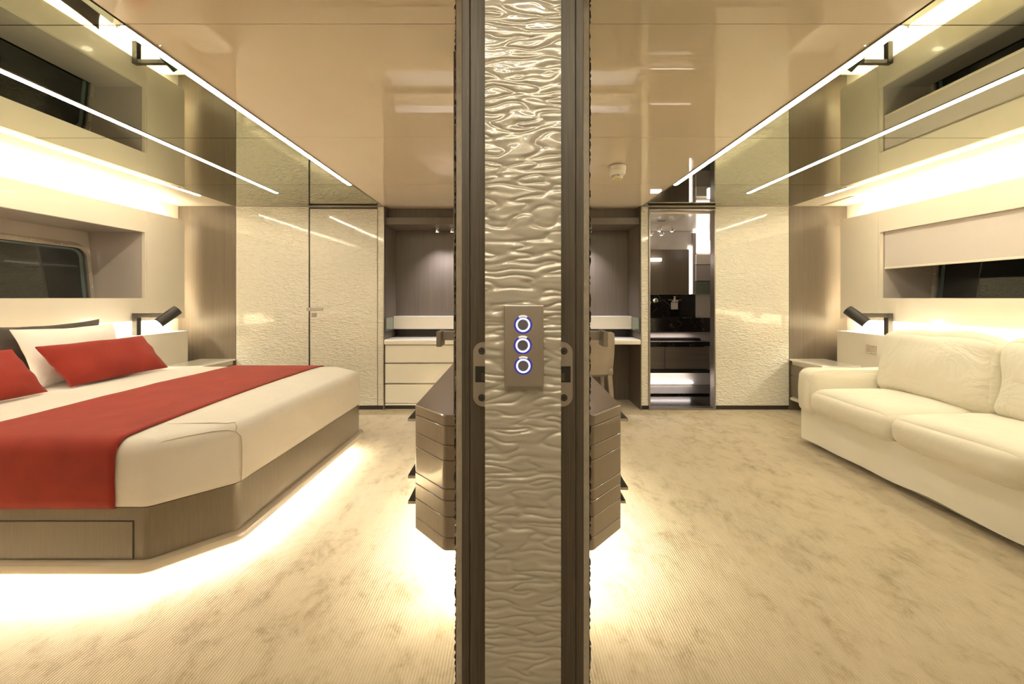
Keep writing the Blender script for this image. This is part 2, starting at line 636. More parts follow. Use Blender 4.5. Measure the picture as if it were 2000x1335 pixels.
for s in (-1, 1):
    nm = 'bed' if s < 0 else 'sofa'
    build('wall_panel', B(s * 2.888, s * 3.489, BACK, 4.299, 0.0, CEIL - 0.001), 'wood_wall', bevel=0.001,
          label='grey-brown wood wall panel beside the reading lamp on the %s side' % nm, cat='wall panel')
build('ripple_wall_panel', B(-2.885, -2.128, BACK, 4.299, 0.045, CEIL - 0.005), 'ripple_panel', bevel=0.003,
      label='wide cream rippled wall panel left of the door with the lever handle', cat='wall panel')
build('ripple_wall_panel', B(-1.406, -1.345, BACK, 4.299, 0.045, CEIL - 0.005), 'ripple_panel', bevel=0.002,
      label='narrow cream rippled strip between the door and the drawer alcove', cat='wall panel')
build('ripple_wall_panel', B(1.345, 1.418, BACK, 4.299, 0.045, CEIL - 0.005), 'ripple_panel', bevel=0.002,
      label='narrow cream rippled strip between the desk alcove and the bathroom opening', cat='wall panel')
build('ripple_wall_panel', B(2.118, 2.885, BACK, 4.299, 0.045, CEIL - 0.005), 'ripple_panel', bevel=0.003,
      label='wide cream rippled wall panel right of the bathroom opening', cat='wall panel')
m = B(-2.885, -1.345, 4.285, 4.2995, 0, 0.043).box(-2.885, -2.885 + 0.001, 4.285, 4.299, 0, 0.043)
build('baseboard_left', m, 'black_base', kind='structure')
m = B(1.345, 1.41, 4.285, 4.2995, 0, 0.043).box(2.12, 2.885, 4.285, 4.2995, 0, 0.043)
build('baseboard_right', m, 'black_base', kind='structure')
m = B(-1.344, -1.336, 4.262, 4.2995, 0.0, CEIL - 0.002).box(1.336, 1.344, 4.262, 4.2995, 0.0, CEIL - 0.002)
build('trim_5', m, 'steel', kind='structure')
build('trim_6', B(-2.885, -1.345, 4.268, 4.2735, CEIL - 0.012, CEIL - 0.005).box(1.345, 2.885, 4.268, 4.2735, CEIL - 0.012, CEIL - 0.005), 'steel', kind='structure')

# door with lever
dr = build('door_1', B(-2.112, -1.412, BACK, 4.299, 0.045, 2.092), 'ripple_panel', kind='structure', bevel=0.002)
build('door_edge', B(-2.126, -2.114, 4.278, 4.2995, 0.045, 2.10), 'black', dr)
build('door_trim', B(-2.113, -2.1115, 4.2735, 4.2995, 0.045, 2.094).box(-2.113, -1.409, 4.2735, 4.2995, 2.0925, 2.096), 'steel', dr)
h = MB()
h.box(-2.120, -2.092, 4.225, BACK, 1.030, 1.068).box(-2.120, -1.955, 4.212, 4.230, 1.034, 1.064)
build('door_handle', h, 'steel', dr, bevel=0.002)
h = B(-2.095, -2.045, 4.266, BACK, 0.965, 1.01).cyl((-2.07, 4.266, 0.99), (-2.07, 4.258, 0.99), 0.011, n=16)
build('lock', h, 'steel', dr, bevel=0.001)

# alcove soffit + spots
sf = build('shelf_soffit', B(-1.334, 1.334, 4.30, 4.699, EYE + 0.77, EYE + 0.84), 'wood_alcove', bevel=0.002,
           label='grey-brown wooden soffit board spanning the top of the desk alcove', cat='soffit')
for i, x in enumerate((-0.827, -0.665, 0.665, 0.85)):
    r = empty('downlight', (x, 4.5, EYE + 0.705),
              ['small chrome downlight in the alcove farthest left', 'small chrome downlight half hidden by the left door leaf',
               'small chrome downlight hidden behind the post on the desk side', 'small chrome downlight over the desk beside the right door leaf'][i],
              'downlight', 'chrome downlights in the alcove soffit')
    build('rim', MB().lathe((x, 4.5, EYE + 0.77), [(0.012, 0), (0.034, -0.001), (0.034, -0.016), (0.022, -0.020), (0.022, -0.05), (0.019, -0.05), (0.019, -0.03), (0.001, -0.03)]), 'chrome', r, smooth=True)
    build('bulb', MB().lathe((x, 4.5, EYE + 0.77), [(0.001, -0.0505), (0.017, -0.0505), (0.017, -0.045), (0.001, -0.045)]), 'e_cool', r)
    spot('downlight_beam', (x, 4.5, EYE + 0.71), (x, 4.62, 0.7), 14, (0.95, 0.92, 1.0), 95, 0.02, 0.8)

# partition wall across the cabin front and the corridor around the camera
m = MB()
m.box(-3.55, -0.995, 0.70, 0.78, 0, CEIL)
m.box(1.03, 3.55, 0.70, 0.78, 0, CEIL)
m.box(-0.995, 1.03, 0.70, 0.78, 2.03, CEIL)
build('wall_front', m, 'reveal', kind='structure')
m = MB()
m.box(-1.6, 1.6, -1.0, -0.94, 0, CEIL)
m.box(-1.6, -1.54, -0.94, 0.70, 0, CEIL)
m.box(1.54, 1.6, -0.94, 0.70, 0, CEIL)
build('wall_corridor', m, 'cream_satin', kind='structure')
jm = build('trim_7', B(-0.995, -0.966, 0.69, 0.775, 0, 2.03), 'wood_jamb', kind='structure', bevel=0.002)
jm.rotation_euler = (0, math.radians(-0.5), 0)
build('trim_8', B(1.0, 1.03, 0.69, 0.775, 0, 2.03), 'wood_jamb', kind='structure', bevel=0.002)

# ================================================================== CENTRE POST
def ripple(u, z, k=1.0):
    """short lens-shaped horizontal ripples with rounded crests and creased valleys"""
    zz = z + 0.0065 * noise.noise(Vector((u * 11 * k, z * 16 * k, 1.0))) + 0.004 * noise.noise(Vector((u * 30 * k, z * 30 * k, 6.0)))
    a = noise.noise(Vector((u * 21.0 * k, zz * 88.0 * k, 3.7)))
    b = noise.noise(Vector((u * 24.0 * k + 9, zz * 135.0 * k, 8.1)))
    v = 1 - min(1.0, abs(a) * 2.6)
    return 0.75 * (1 - v ** 1.6) + 0.22 * b


post = empty('partition_post', (PC, 0.8, 0), 'tall post of rippled cream lacquer between dark wood jambs, dividing the two cabin doorways', 'post')
# rippled front
m = MB()
W0, W1, HZ = PC - 0.0618, PC + 0.0592, 2.12
nx, nz = 60, 1500
vs = []
for j in range(nz + 1):
    z = HZ * j / nz
    for i in range(nx + 1):
        x = W0 + (W1 - W0) * i / nx
        vs.append((x, 0.654 - 0.0032 * ripple(x - PC + 2, z), z))
fs = [(j * (nx + 1) + i, j * (nx + 1) + i + 1, (j + 1) * (nx + 1) + i + 1, (j + 1) * (nx + 1) + i) for j in range(nz) for i in range(nx)]
m.add(vs, fs)
o = build('rippled_facing', m, 'ripple_lacquer', post, smooth='all', label='glossy rippled cream facing')
build('facing_board', B(W0, W1, 0.655, 0.712, 0, HZ), 'door_edge', post)
for s in (-1, 1):
    m = MB()
    m.box(PC + s * 0.040, PC + s * 0.0920, 0.714, 0.80, 0, HZ)
    build('jamb', m, 'wood_jamb', post, bevel=0.0015)
    m = MB()
    m.box(PC + s * 0.0930, PC + s * 0.1075, 0.720, 0.80, 0, HZ)
    build('jamb_edge', m, 'wood_jamb', post, bevel=0.0015)
    # strike plate
    zc = 1.17 - 149 / 800 * 0.714
    m = MB()
    x0, x1 = PC + s * 0.045, PC + s * 0.0864
    hz = 0.056
    # plate outline with rounded outer corners, with a latch hole: four pieces
    ya, yb = 0.7105, 0.7138
    def plate(poly):
        a = [(p[0], ya, p[1]) for p in poly]
        b = [(p[0], yb, p[1]) for p in poly]
        m.rings([a, b])
    top = [(x0, zc + 0.014), (x1, zc + 0.014), (x1, zc + hz), (x0, zc + hz)]
    plate(fillet(top, [0.0001, 0.0001, 0.018, 0.0001], 8))
    bot = [(x0, zc - 0.014), (x1, zc - 0.014), (x1, zc - hz), (x0, zc - hz)]
    plate(fillet(bot, [0.0001, 0.0001, 0.018, 0.0001], 8))
    plate([(x1 - s * 0.0035, zc - 0.014), (x1, zc - 0.014), (x1, zc + 0.014), (x1 - s * 0.0035, zc + 0.014)])
    pl = build('strike_plate', m, 'steel', post, label='brushed steel strike plate', smooth=True)
    build('latch_hole', B(x0, x1 - s * 0.0035, 0.7125, 0.7137, zc - 0.014, zc + 0.014), 'black', pl)
    build('latch_tongue', B(x0, x1 - s * 0.014, 0.7112, 0.7125, zc - 0.011, zc + 0.0015), 'wood_jamb', pl)
    for dz in (0.0405, -0.0405):
        xc = PC + s * 0.0712
        sc = build('screw', MB().lathe((xc, 0.7104, zc + dz), [(0.0001, -0.0012), (0.0052, -0.0010), (0.0066, 0.0004)], (0, 1, 0), 20), 'dark_screw', pl, smooth=True)
        build('cross_slot', B(xc - 0.003, xc + 0.003, 0.7088, 0.7094, zc + dz - 0.0007, zc + dz + 0.0007).box(xc - 0.0007, xc + 0.0007, 0.7088, 0.7094, zc + dz - 0.003, zc + dz + 0.003), 'black', pl)
build('core', B(PC - 0.085, PC + 0.085, 0.80, 1.12, 0, HZ), 'wood_jamb', post)

# switch plate with three lit buttons
D = 0.636
pz0, pz1 = PZ(755, D), PZ(596, D)
px0, px1 = PX(985, D), PX(1062, D)
sw = empty('switch_plate', ((px0 + px1) / 2, 0.645, pz0), 'brushed steel switch plate with three blue-ringed push buttons on the rippled post', 'switch')
build('plate', B(px0, px1, D, 0.651, pz0, pz1), 'steel', sw, bevel=0.0008)
for k, (bx, by) in enumerate(((1021.5, 634), (1021, 674), (1022, 714))):
    cx, cz = PX(bx, D), PZ(by, D)
    c = (cx, D, cz)
    bt = build('push_button', MB().lathe(c, [(0.0001, -0.0016), (0.0076, -0.0016), (0.0083, -0.0010), (0.0083, 0)], (0, 1, 0), 40), 'button_steel', sw, smooth=True)
    build('halo_ring', MB().lathe(c, [(0.0084, -0.0003), (0.0138, -0.0003), (0.0142, 0.0)], (0, 1, 0), 48), 'e_halo', bt)
    build('light_ring', MB().lathe(c, [(0.0084, 0), (0.0084, -0.0012), (0.0088, -0.0016), (0.0107, -0.0016), (0.0111, -0.0012), (0.0111, 0)], (0, 1, 0), 48), 'e_ring', bt, smooth=True)
    # small printed arc above the ring
    a0 = []
    for r_ in (0.0122, 0.0152):
        a0.append([(cx + r_ * math.sin(math.radians(a)), D - 0.0008, cz + r_ * math.cos(math.radians(a))) for a in range(-28, 29, 4)])
    build('icon_arc', MB().rings(a0, False, False, False), 'icon', bt)

# door leaves folded back behind the post
LY0, LY1 = 1.15, 1.545
for s in (-1, 1):
    face = -0.1605 if s < 0 else 0.2175
    inner = face - s * 0.038
    lf = empty('door_leaf', ((face + inner) / 2, (LY0 + LY1) / 2, 0),
               'open door leaf with rippled face and lever, on the %s side of the post' % ('bed' if s < 0 else 'sofa'), 'door',
               'open door leaves behind the post')
    build('leaf_core', B(inner, face - s * 0.002, LY0, LY1, 0.01, 2.10), 'door_edge', lf, bevel=0.001)
    m = MB()
    ny, nz = 20, 900
    vs = []
    for j in range(nz + 1):
        z = 0.01 + 2.09 * j / nz
        for i in range(ny + 1):
            y = LY0 + 0.001 + (LY1 - LY0 - 0.002) * i / ny
            vs.append((face + s * (0.0005 + 0.0075 * max(-0.2, ripple(y + s * 3, z, 0.75) - 0.45)), y, z))
    fs = [(j * (ny + 1) + i, j * (ny + 1) + i + 1, (j + 1) * (ny + 1) + i + 1, (j + 1) * (ny + 1) + i) for j in range(nz) for i in range(ny)]
    m.add(vs, fs)
    build('rippled_face', m, 'ripple_lacquer', lf, smooth='all')
    hz = 1.17 - 0.1155
    ho = face + s * 0.062
    m = MB()
    m.box(face - s * 0.002, ho, 1.235, 1.262, hz - 0.013, hz + 0.015)
    m.box(ho - s * 0.014, ho, 1.195, 1.262, hz - 0.032 + 0.004, hz + 0.017)
    build('lever_handle', m, 'steel', lf, bevel=0.0012)

# wood panel standing above the island, behind the leaves
build('wood_fin', B(-0.2285, 0.265, 1.585, 1.62, 0.7205, CEIL - 0.001), 'wood_wall', bevel=0.002,
      label='narrow full-height wood fin standing on the central drawer island behind the post', cat='panel')

# ================================================================== CENTRAL ISLAND
isl = empty('drawer_island', (0.023, 2.3, 0), 'central brown lacquered drawer island with chamfered corners, floating over a light glow', 'drawer unit')
IP = [(-0.263, 1.568), (0.31, 1.568), (0.457, 1.724), (0.457, 2.95), (0.31, 3.106), (-0.263, 3.106), (-0.41, 2.95), (-0.41, 1.724)]
zs = [0.20, 0.251, 0.33, 0.392, 0.437, 0.545, 0.604, 0.678, 0.72]
build('carcass', MB().prism(inset(IP, 0.006), [(0, 0.203), (0, 0.715)], 0.02), 'groove', isl)
for a, b in zip(zs[:-1], zs[1:]):
    last = b == 0.72
    if last:
        build('top', MB().prism(IP, [(0.002, a + 0.0012), (0, a + 0.003), (0, b - 0.004), (0.004, b)], 0.025), 'wood_island', isl, smooth=True)
    else:
        build('drawer_front', MB().prism(IP, [(0.002, a + 0.0012), (0, a + 0.003), (0, b - 0.003), (0.002, b - 0.0012)], 0.025), 'wood_island', isl, smooth=True)
build('plinth', B(-0.16, 0.20, 1.90, 2.80, 0, 0.203), 'black', isl)
for s, hs in ((-1, ((0.65, 0), (0.404, 0), (0.294, 0))), (1, ((0.65, 0), (0.354, 0), (0.296, -0.01)))):
    xf = -0.41 if s < 0 else 0.457
    for z, dx in hs:
        m = MB()
        m.box(xf, xf + s * (0.041 + dx), 1.765, 2.33, z - 0.011, z)
        build('drawer_pull', m, 'black', isl, bevel=0.001, label='flat black drawer pull')
        build('pull_tip', B(xf, xf + s * (0.041 + dx), 1.7635, 1.765, z - 0.0115, z - 0.0005), 'groove_light', isl)
m = MB()
m.box(-0.30, -0.26, 1.75, 2.92, 0.186, 0.198).box(0.31, 0.35, 1.75, 2.92, 0.186, 0.198).box(-0.26, 0.31, 1.66, 1.70, 0.186, 0.198)
build('under_light', m, 'e_island', isl, label='glowing light strip under the island')

# ================================================================== BED
bed = empty('bed', (-2.3, 2.53, 0), 'low double bed with brown lacquered drawer base, cream mattress and light glow beneath', 'bed')
FP = [(-3.245, 1.63), (-1.452, 1.63), (-1.235, 1.845), (-1.200, 3.22), (-1.45, 3.435), (-3.245, 3.435)]
cr = [0.001, 0.06, 0.06, 0.06, 0.06, 0.001]
base = build('bed_base', MB().prism(FP, [(0, 0.128), (0, 0.335)], cr, 8), 'wood_bed', bed, smooth=True)
dx0 = PX(262, 1.63)
dw = build('drawer', B(-3.2, dx0 - 0.004, 1.6265, 1.635, 0.134, PZ(1016, 1.63) - 0.003), 'wood_bed', bed, bevel=0.001)
build('drawer_gap', B(-3.21, dx0 + 0.0005, 1.6288, 1.6305, PZ(1016, 1.63) - 0.003, PZ(1016, 1.63) + 0.001).box(dx0 - 0.004, dx0 + 0.0005, 1.6288, 1.6305, 0.134, PZ(1016, 1.63)), 'black', bed)
LP = inset(FP, -0.035)
LP[0] = (-3.245, LP[0][1]); LP[-1] = (-3.245, LP[-1][1])
build('base_lip', MB().prism(LP, [(0.03, 0.088), (0.008, 0.086), (0.0, 0.094), (0.0, 0.112), (0.005, 0.121), (0.014, 0.124), (0.02, 0.127), (0.04, 0.1275)], [0.001, 0.09, 0.09, 0.09, 0.09, 0.001], 8), 'lip', bed, smooth=True, label='pale moulded lip')
PL = inset(FP, 0.30)
PL[0] = (-3.245, PL[0][1]); PL[-1] = (-3.245, PL[-1][1])
build('plinth', MB().prism(PL, [(0, 0), (0, 0.09)], 0.01), 'black', bed)
m = MB()
m.box(-3.22, -1.50, 1.675, 1.70, 0.074, 0.086)
m.box(-1.30, -1.275, 1.90, 3.12, 0.074, 0.086)
p0, p1 = Vector((-1.48, 1.70)), Vector((-1.31, 1.87))
dd = (p1 - p0).normalized(); nn = Vector((-dd.y, dd.x)) * 0.0125
m.prism([tuple(p0 - nn), tuple(p1 - nn), tuple(p1 + nn), tuple(p0 + nn)], [(0, 0.074), (0, 0.086)])
build('under_light', m, 'e_bed', bed, label='glowing light strip under the bed')

MP = inset(FP, -0.008)
MP[0] = (-3.245, MP[0][1]); MP[-1] = (-3.245, MP[-1][1])
prof = [(0.02, 0.336), (0.004, 0.340), (0.0, 0.37), (-0.004, 0.45), (0.0, 0.535)]
for k in range(1, 9):
    a = PI / 2 * k / 8
    prof.append((0.06 * (1 - math.cos(a)), 0.540 + 0.06 * math.sin(a)))
prof += [(0.12, 0.603), (0.25, 0.606)]
mt = build('mattress', MB().prism(MP, prof, [0.02, 0.07, 0.07, 0.07, 0.07, 0.02], 8), 'linen', bed, smooth='all', label='cream linen covered mattress')
# seams of the fitted corner
def mpt(x, y, z):
    return (x, y, z)
q0 = Vector((-1.455, 1.622)); q1 = Vector((-1.228, 1.842))
m = MB()
inn = Vector((-(q1 - q0).y, (q1 - q0).x)).normalized()
def ch(t, ins, z):
    p = q0 + (q1 - q0) * t + inn * ins
    return (p.x, p.y, z)
cpts = [ch(0.10, 0.012, 0.576), ch(0.2, 0.016, 0.583), ch(0.4, 0.018, 0.586), ch(0.7, 0.018, 0.586), ch(0.86, 0.014, 0.581),
        ch(0.96, 0.008, 0.568), ch(1.02, 0.004, 0.545), ch(1.03, 0.000, 0.50), ch(1.03, -0.001, 0.42), ch(1.02, 0.001, 0.345)]
m.tube(cpts, 0.0026, 6)
m.tube([ch(0.96, 0.008, 0.568), ch(0.98, 0.02, 0.588), ch(0.97, 0.045, 0.602), (-1.285, 1.845, 0.6045), (-1.35, 1.85, 0.605), (-1.45, 1.842, 0.605), (-1.547, 1.835, 0.6045)], 0.002, 6)
build('seam', m, 'groove_light', mt)

# red runner: draped over the mattress from side to side
ys_ = []
rr = 0.066
prof = [(1.618, 0.337), (1.6165, 0.37), (1.613, 0.45), (1.6145, 0.535)]
for k in range(1, 8):
    a = PI / 2 * k / 7
    prof.append((1.6155 + rr * (1 - math.cos(a)), 0.541 + rr * math.sin(a)))
N = 40
for k in range(1, N):
    y = 1.6815 + (3.3855 - 1.6815) * k / N
    prof.append((y, 0.610 if 0.06 < k / N < 0.94 else 0.6085))
tail = [(5.066 - y, z) for y, z in reversed(prof[:11])]
prof += tail
m = MB()
nx = 24
rows = []
for k, (y, z) in enumerate(prof):
    fr = k / (len(prof) - 1)
    row = []
    for i in range(nx + 1):
        u = i / nx
        x0 = -2.31 + 0.012 * math.sin(fr * 9) ; x1 = -1.585 + 0.018 * math.sin(fr * 7 + 1)
        x = x0 + (x1 - x0) * u
        wv_ = 0.0035 * noise.noise(Vector((x * 4, y * 9, z * 9)))
        dz = max(0, wv_) + 0.001
        if z > 0.60:
            row.append((x, y, z + dz))
        else:
            sg = -1 if y < 2.5 else 1
            row.append((x, y + sg * dz * 0.8, z))
    rows.append(row)
m.rings(rows, False, False, False)
rn = build('bed_runner', m, 'red', smooth='all', label='rust-red bed runner draped across the foot of the bed', cat='bed runner')
md = rn.modifiers.new('thick', 'SOLIDIFY'); md.thickness = 0.004; md.offset = 0


def pillow(name, mat, bottom, top, y0, y1, thick, label, cat, group=None, seed=0, pinch=0.05, wr=0.006, skew=0.0):
    """bottom, top = (x, z) of the lower and upper edge lines; spans y0..y1"""
    m = MB()
    n1, n2 = 44, 26
    b = Vector((bottom[0], 0, bottom[1])); tp = Vector((top[0], 0, top[1]))
    up = tp - b
    H = up.length
    nrm = Vector((up.z, 0, -up.x)).normalized()
    if nrm.x < 0: nrm = -nrm
    L = y1 - y0
    c = (b + tp) / 2
    def pt(i, j, sd):
        u = -1 + 2 * i / n1; v = -1 + 2 * j / n2
        u = math.sin(u * PI / 2); v = math.sin(v * PI / 2)
        pu = u * (1 - pinch * (1 - v * v) * 0.9 * abs(u))
        pv = v * (1 - pinch * 1.3 * (1 - u * u) * abs(v))
        e = max(0, (1 - abs(u) ** 2.6)) ** 0.55 * max(0, (1 - abs(v) ** 2.6)) ** 0.55
        h = thick / 2 * e
        q = Vector((u * L / 2, v * H / 2, sd * 2 + seed * 5))
        wk = wr * noise.noise(q * 7) * e ** 0.3 + wr * 1.4 * noise.noise(Vector((math.atan2(v, u) * 2.2 + seed, 1.0, sd))) * (1 - e) * (0 if abs(u) > .999 or abs(v) > .999 else 1)
        if j in (0, n2) or i in (0, n1): h = 0; wk = 0
        p = c + up * (pv / 2) + nrm * (sd * (h + 0.002) + wk)
        y = (y0 + y1) / 2 + pu * L / 2 + skew * pv
        return (p.x, y, p.z)
    for sd in (1, -1):
        vs = [pt(i, j, sd) for j in range(n2 + 1) for i in range(n1 + 1)]
        fs = [(j * (n1 + 1) + i, j * (n1 + 1) + i + 1, (j + 1) * (n1 + 1) + i + 1, (j + 1) * (n1 + 1) + i) for j in range(n2) for i in range(n1)]
        m.add(vs, fs)
    # edge strip
    rim = [(i, 0) for i in range(n1)] + [(n1, j) for j in range(n2)] + [(i, n2) for i in range(n1, 0, -1)] + [(0, j) for j in range(n2, 0, -1)]
    m.rings([[pt(i, j, 1) for i, j in rim], [pt(i, j, -1) for i, j in rim]], False, False)
    return build(name, m, mat, smooth='all', label=label, cat=cat, group=group)


pillow('pillow', 'charcoal', (-3.06, 0.612), (-3.195, 1.005), 2.36, 3.165, 0.10,
       'charcoal pillow leaning at the head of the bed behind the white pillow', 'pillow', seed=1, wr=0.016, pinch=0.11)
pillow('pillow', 'pillow_white', (-2.905, 0.614), (-3.07, 0.975), 2.50, 3.135, 0.13,
       'white pillow standing between the charcoal pillow and the far red cushion', 'pillow', seed=2, wr=0.014, pinch=0.07)
pillow('lumbar_cushion', 'red', (-2.735, 0.618), (-2.895, 0.872), 2.51, 3.225, 0.12,
       'oblong rust-red cushion leaning on the white pillow, the one seen whole', 'cushion', 'rust-red cushions on the bed', seed=3, pinch=0.03, wr=0.013, skew=-0.025)
pillow('lumbar_cushion', 'red', (-2.735, 0.618), (-2.895, 0.872), 1.66, 2.390, 0.12,
       'nearer rust-red cushion cut off by the left edge of the photo', 'cushion', 'rust-red cushions on the bed', seed=4, pinch=0.03, wr=0.013, skew=-0.02)

# ================================================================== SIDE WALLS: panels, ledges, nightstands, lamps
for s in (-1, 1):
    nm = 'bed' if s < 0 else 'sofa'
    XP = 3.33
    m = MB()
    m.box(s * XP, s * 3.357, 0.80, WY0, 0.962, 1.958)
    m.box(s * XP, s * 3.357, WY1, 3.728, 0.962, 1.958)
    m.box(s * XP, s * 3.357, WY0, WY1, 0.962, WZ0)
    m.box(s * XP, s * 3.357, WY0, WY1, WZ1, 1.958)
    build('window_panel', m, 'cream_satin', label='long cream wall panel around the window on the %s side, lit from behind' % nm, cat='wall panel', group='backlit panels around the windows')
    build('end_panel', B(s * XP, s * 3.357, 3.732, 4.16, 0.962, 1.958), 'cream_satin', bevel=0.0015,
          label='plain cream end panel with a glowing edge on the %s side' % nm, cat='wall panel', group='backlit end panels')
    cv = empty('cove_light', (s * 3.42, 2.5, 0.98), 'hidden glowing light strips behind the wall panels on the %s side' % nm, 'light')
    build('upper_strip', B(s * 3.385, s * 3.42, 0.85, 4.10, 1.925, 1.935), 'e_cove', cv)
    build('lower_strip', B(s * 3.385, s * 3.42, 0.85, 4.08, 0.985, 0.995), 'e_ledge', cv)
    build('end_strip', B(s * 3.36, s * 3.372, 4.06, 4.075, 1.05, 1.90), 'e_side', cv)
    # ledge box under the panel
    lb = build('headboard_ledge', B(s * 3.252, s * 3.489, 0.80, 4.105, 0.0, 0.841), 'cream_satin', bevel=0.003,
               label='low cream ledge box along the wall behind the %s' % nm, cat='ledge')
    # bedside cabinet
    ns = empty('nightstand', (s * 3.1, 4.07, 0.10), 'floating nightstand with cream top in the corner on the %s side' % nm, 'nightstand')
    x0, x1 = s * 2.888, s * 3.249
    y0, y1 = 3.82, 4.272
    build('top', B(x0, x1, y0, y1, 0.515, 0.534), 'cream_desk', ns, bevel=0.004)
    build('carcass', B(s * 2.915, x1, y0 + 0.005, y1, 0.135, 0.515), 'cream_satin', ns, bevel=0.002)
    for a, b in ((0.365, 0.475), (0.150, 0.358)):
        build('drawer', B(s * 2.897, s * 2.915, y0 + 0.012, y1 - 0.004, a, b), 'wood_bed', ns, bevel=0.002)
    build('bottom_shelf', B(s * 2.895, x1, y0, y1, 0.105, 0.135), 'cream_satin', ns, bevel=0.004)
    # reading lamp
    bx, by = s * 3.290, 3.585
    lp = empty('reading_lamp', (bx, by, 0.842), 'black angular reading lamp on the ledge beside the %s' % nm, 'lamp', 'reading lamps on the ledges')
    zt = 1.013
    m = MB()
    m.box(bx - 0.022, bx + 0.022, by - 0.022, by + 0.022, 0.842, zt + 0.021)
    build('post', m, 'lamp_black', lp, bevel=0.002)
    ax = bx - s * 0.30
    build('arm', B(bx - s * 0.022, ax, by - 0.018, by + 0.018, zt - 0.016, zt + 0.021), 'lamp_black', lp, bevel=0.002)
    for jx in (0.14, 0.20):
        build('joint', B(bx - s * jx, bx - s * (jx + 0.002), by - 0.019, by + 0.019, zt - 0.017, zt + 0.022), 'black', lp)
    d = Vector((s * 0.42, -0.68, -0.66)).normalized()
    c = Vector((ax, by - 0.03, zt - 0.005))
    e0, e1 = c - d * 0.09, c + d * 0.09
    hd = build('lamp_head', MB().lathe(e0, [(0.001, 0), (0.040, 0), (0.043, 0.004), (0.043, 0.176), (0.039, 0.18), (0.037, 0.172), (0.001, 0.170)], d, 32), 'lamp_black', lp, smooth=True)
    build('bulb', MB().lathe(e0, [(0.001, 0.171), (0.035, 0.171), (0.035, 0.180), (0.024, 0.188), (0.001, 0.191)], d, 24), 'e_lamp', hd)
    spot('lamp_beam', tuple(e1 + d * 0.015), tuple(e1 + d), 5, (1, 0.85, 0.65), 80, 0.03, 0.7)

# socket plate on the sofa-side ledge
sk = empty('socket_plate', (3.25, 3.70, 0.66), 'small grey socket plate on the ledge beside the sofa cushions', 'socket')
build('plate', B(3.244, 3.2515, 3.655, 3.765, 0.66, 0.74), 'bezel', sk, bevel=0.002)
build('socket_insert', B(3.242, 3.244, 3.672, 3.702, 0.675, 0.725).box(3.242, 3.244, 3.714, 3.748, 0.675, 0.725), 'groove_light', sk, bevel=0.001)

# blind in the right window
bl = empty('roller_blind', (3.37, 2.4, 1.43), 'pale fabric blind half lowered over the window above the sofa', 'blind')
build('blind_fabric', B(3.366, 3.370, WY0 + 0.01, WY1 - 0.006, 1.44, WZ1 - 0.001), 'blind', bl)
build('bottom_bar', B(3.361, 3.376, WY0 + 0.01, WY1 - 0.005, 1.428, 1.446), 'cream_satin', bl, bevel=0.004)

# air slot in the right soffit
build('air_slot', B(3.185, 3.225, 3.86, 4.25, CEIL - 0.003, CEIL - 0.0002), 'groove', label='thin brown air slot in the ceiling over the corner beside the sofa', cat='vent')

# ================================================================== CEILING LIGHTS
k = 0
for s in (-1, 1):
    nm = 'bed' if s < 0 else 'sofa'
    for (xc, y0, y1, wd, lab) in ((1.372, 1.44, 3.46, 0.034, 'innermost long ceiling light strip beside the mirror edge, %s side'),
                                  (2.143, 0.9, 3.73, 0.036, 'middle ceiling light strip crossing the mirror, %s side'),
                                  (2.915, 0.9, 3.82, 0.030, 'outermost ceiling light strip near the wall, %s side')):
        r = empty('light_strip', (s * xc, (y0 + y1) / 2, CEIL - 0.008), lab % nm, 'ceiling light', 'long ceiling light strips')
        build('diffuser', MB().prism(fillet([(s * xc - wd / 2, y0), (s * xc + wd / 2, y0), (s * xc + wd / 2, y1), (s * xc - wd / 2, y1)], wd * 0.45, 5), [(0, CEIL - 0.008), (0, CEIL - 0.003)], 0), 'e_strip', r)
        build('channel', B(s * xc - wd / 2 - 0.004, s * xc - wd / 2, y0, y1, CEIL - 0.007, CEIL - 0.0042).box(s * xc + wd / 2, s * xc + wd / 2 + 0.004, y0, y1, CEIL - 0.007, CEIL - 0.0042), 'groove', r)

# corridor ceiling lights behind the camera (they light the post)
for i, y in enumerate((-0.80, -0.45, -0.12)):
    r = empty('corridor_light', (0, y, CEIL - 0.01), 'corridor ceiling light strip, ' + ['farthest behind the viewer', 'middle one behind the viewer', 'nearest the viewer'][i], 'ceiling light')
    build('diffuser', B(-0.30, 0.34, y - 0.014, y + 0.014, CEIL - 0.01, CEIL - 0.002), 'e_corridor', r)

# smoke detector
c = (0.758, 2.96, CEIL)
sd = empty('smoke_detector', (0.758, 2.96, CEIL - 0.1), 'small white smoke detector hanging from the ceiling near the desk', 'smoke detector')
build('base', MB().lathe(c, [(0.048, -0.0005), (0.052, -0.008), (0.060, -0.012), (0.060, -0.034), (0.057, -0.038)]), 'white_plastic', sd, smooth=True)
build('body', MB().lathe(c, [(0.057, -0.038), (0.058, -0.060), (0.050, -0.072), (0.040, -0.075)]), 'white_plastic', sd, smooth=True)
m = MB()
for k in range(10):
    a = 2 * PI * k / 10
    m.box(c[0] + 0.037 * math.cos(a) - 0.003, c[0] + 0.037 * math.cos(a) + 0.003, c[1] + 0.037 * math.sin(a) - 0.003, c[1] + 0.037 * math.sin(a) + 0.003, CEIL - 0.092, CEIL - 0.074)
build('cage', m, 'white_plastic', sd)
build('cap', MB().lathe(c, [(0.030, -0.074), (0.030, -0.088), (0.038, -0.090), (0.034, -0.097), (0.001, -0.098)]), 'white_plastic', sd, smooth=True)
build('sensor', MB().lathe(c, [(0.022, -0.0972), (0.020, -0.101), (0.001, -0.101)]), 'sensor_yellow', sd, smooth=True)

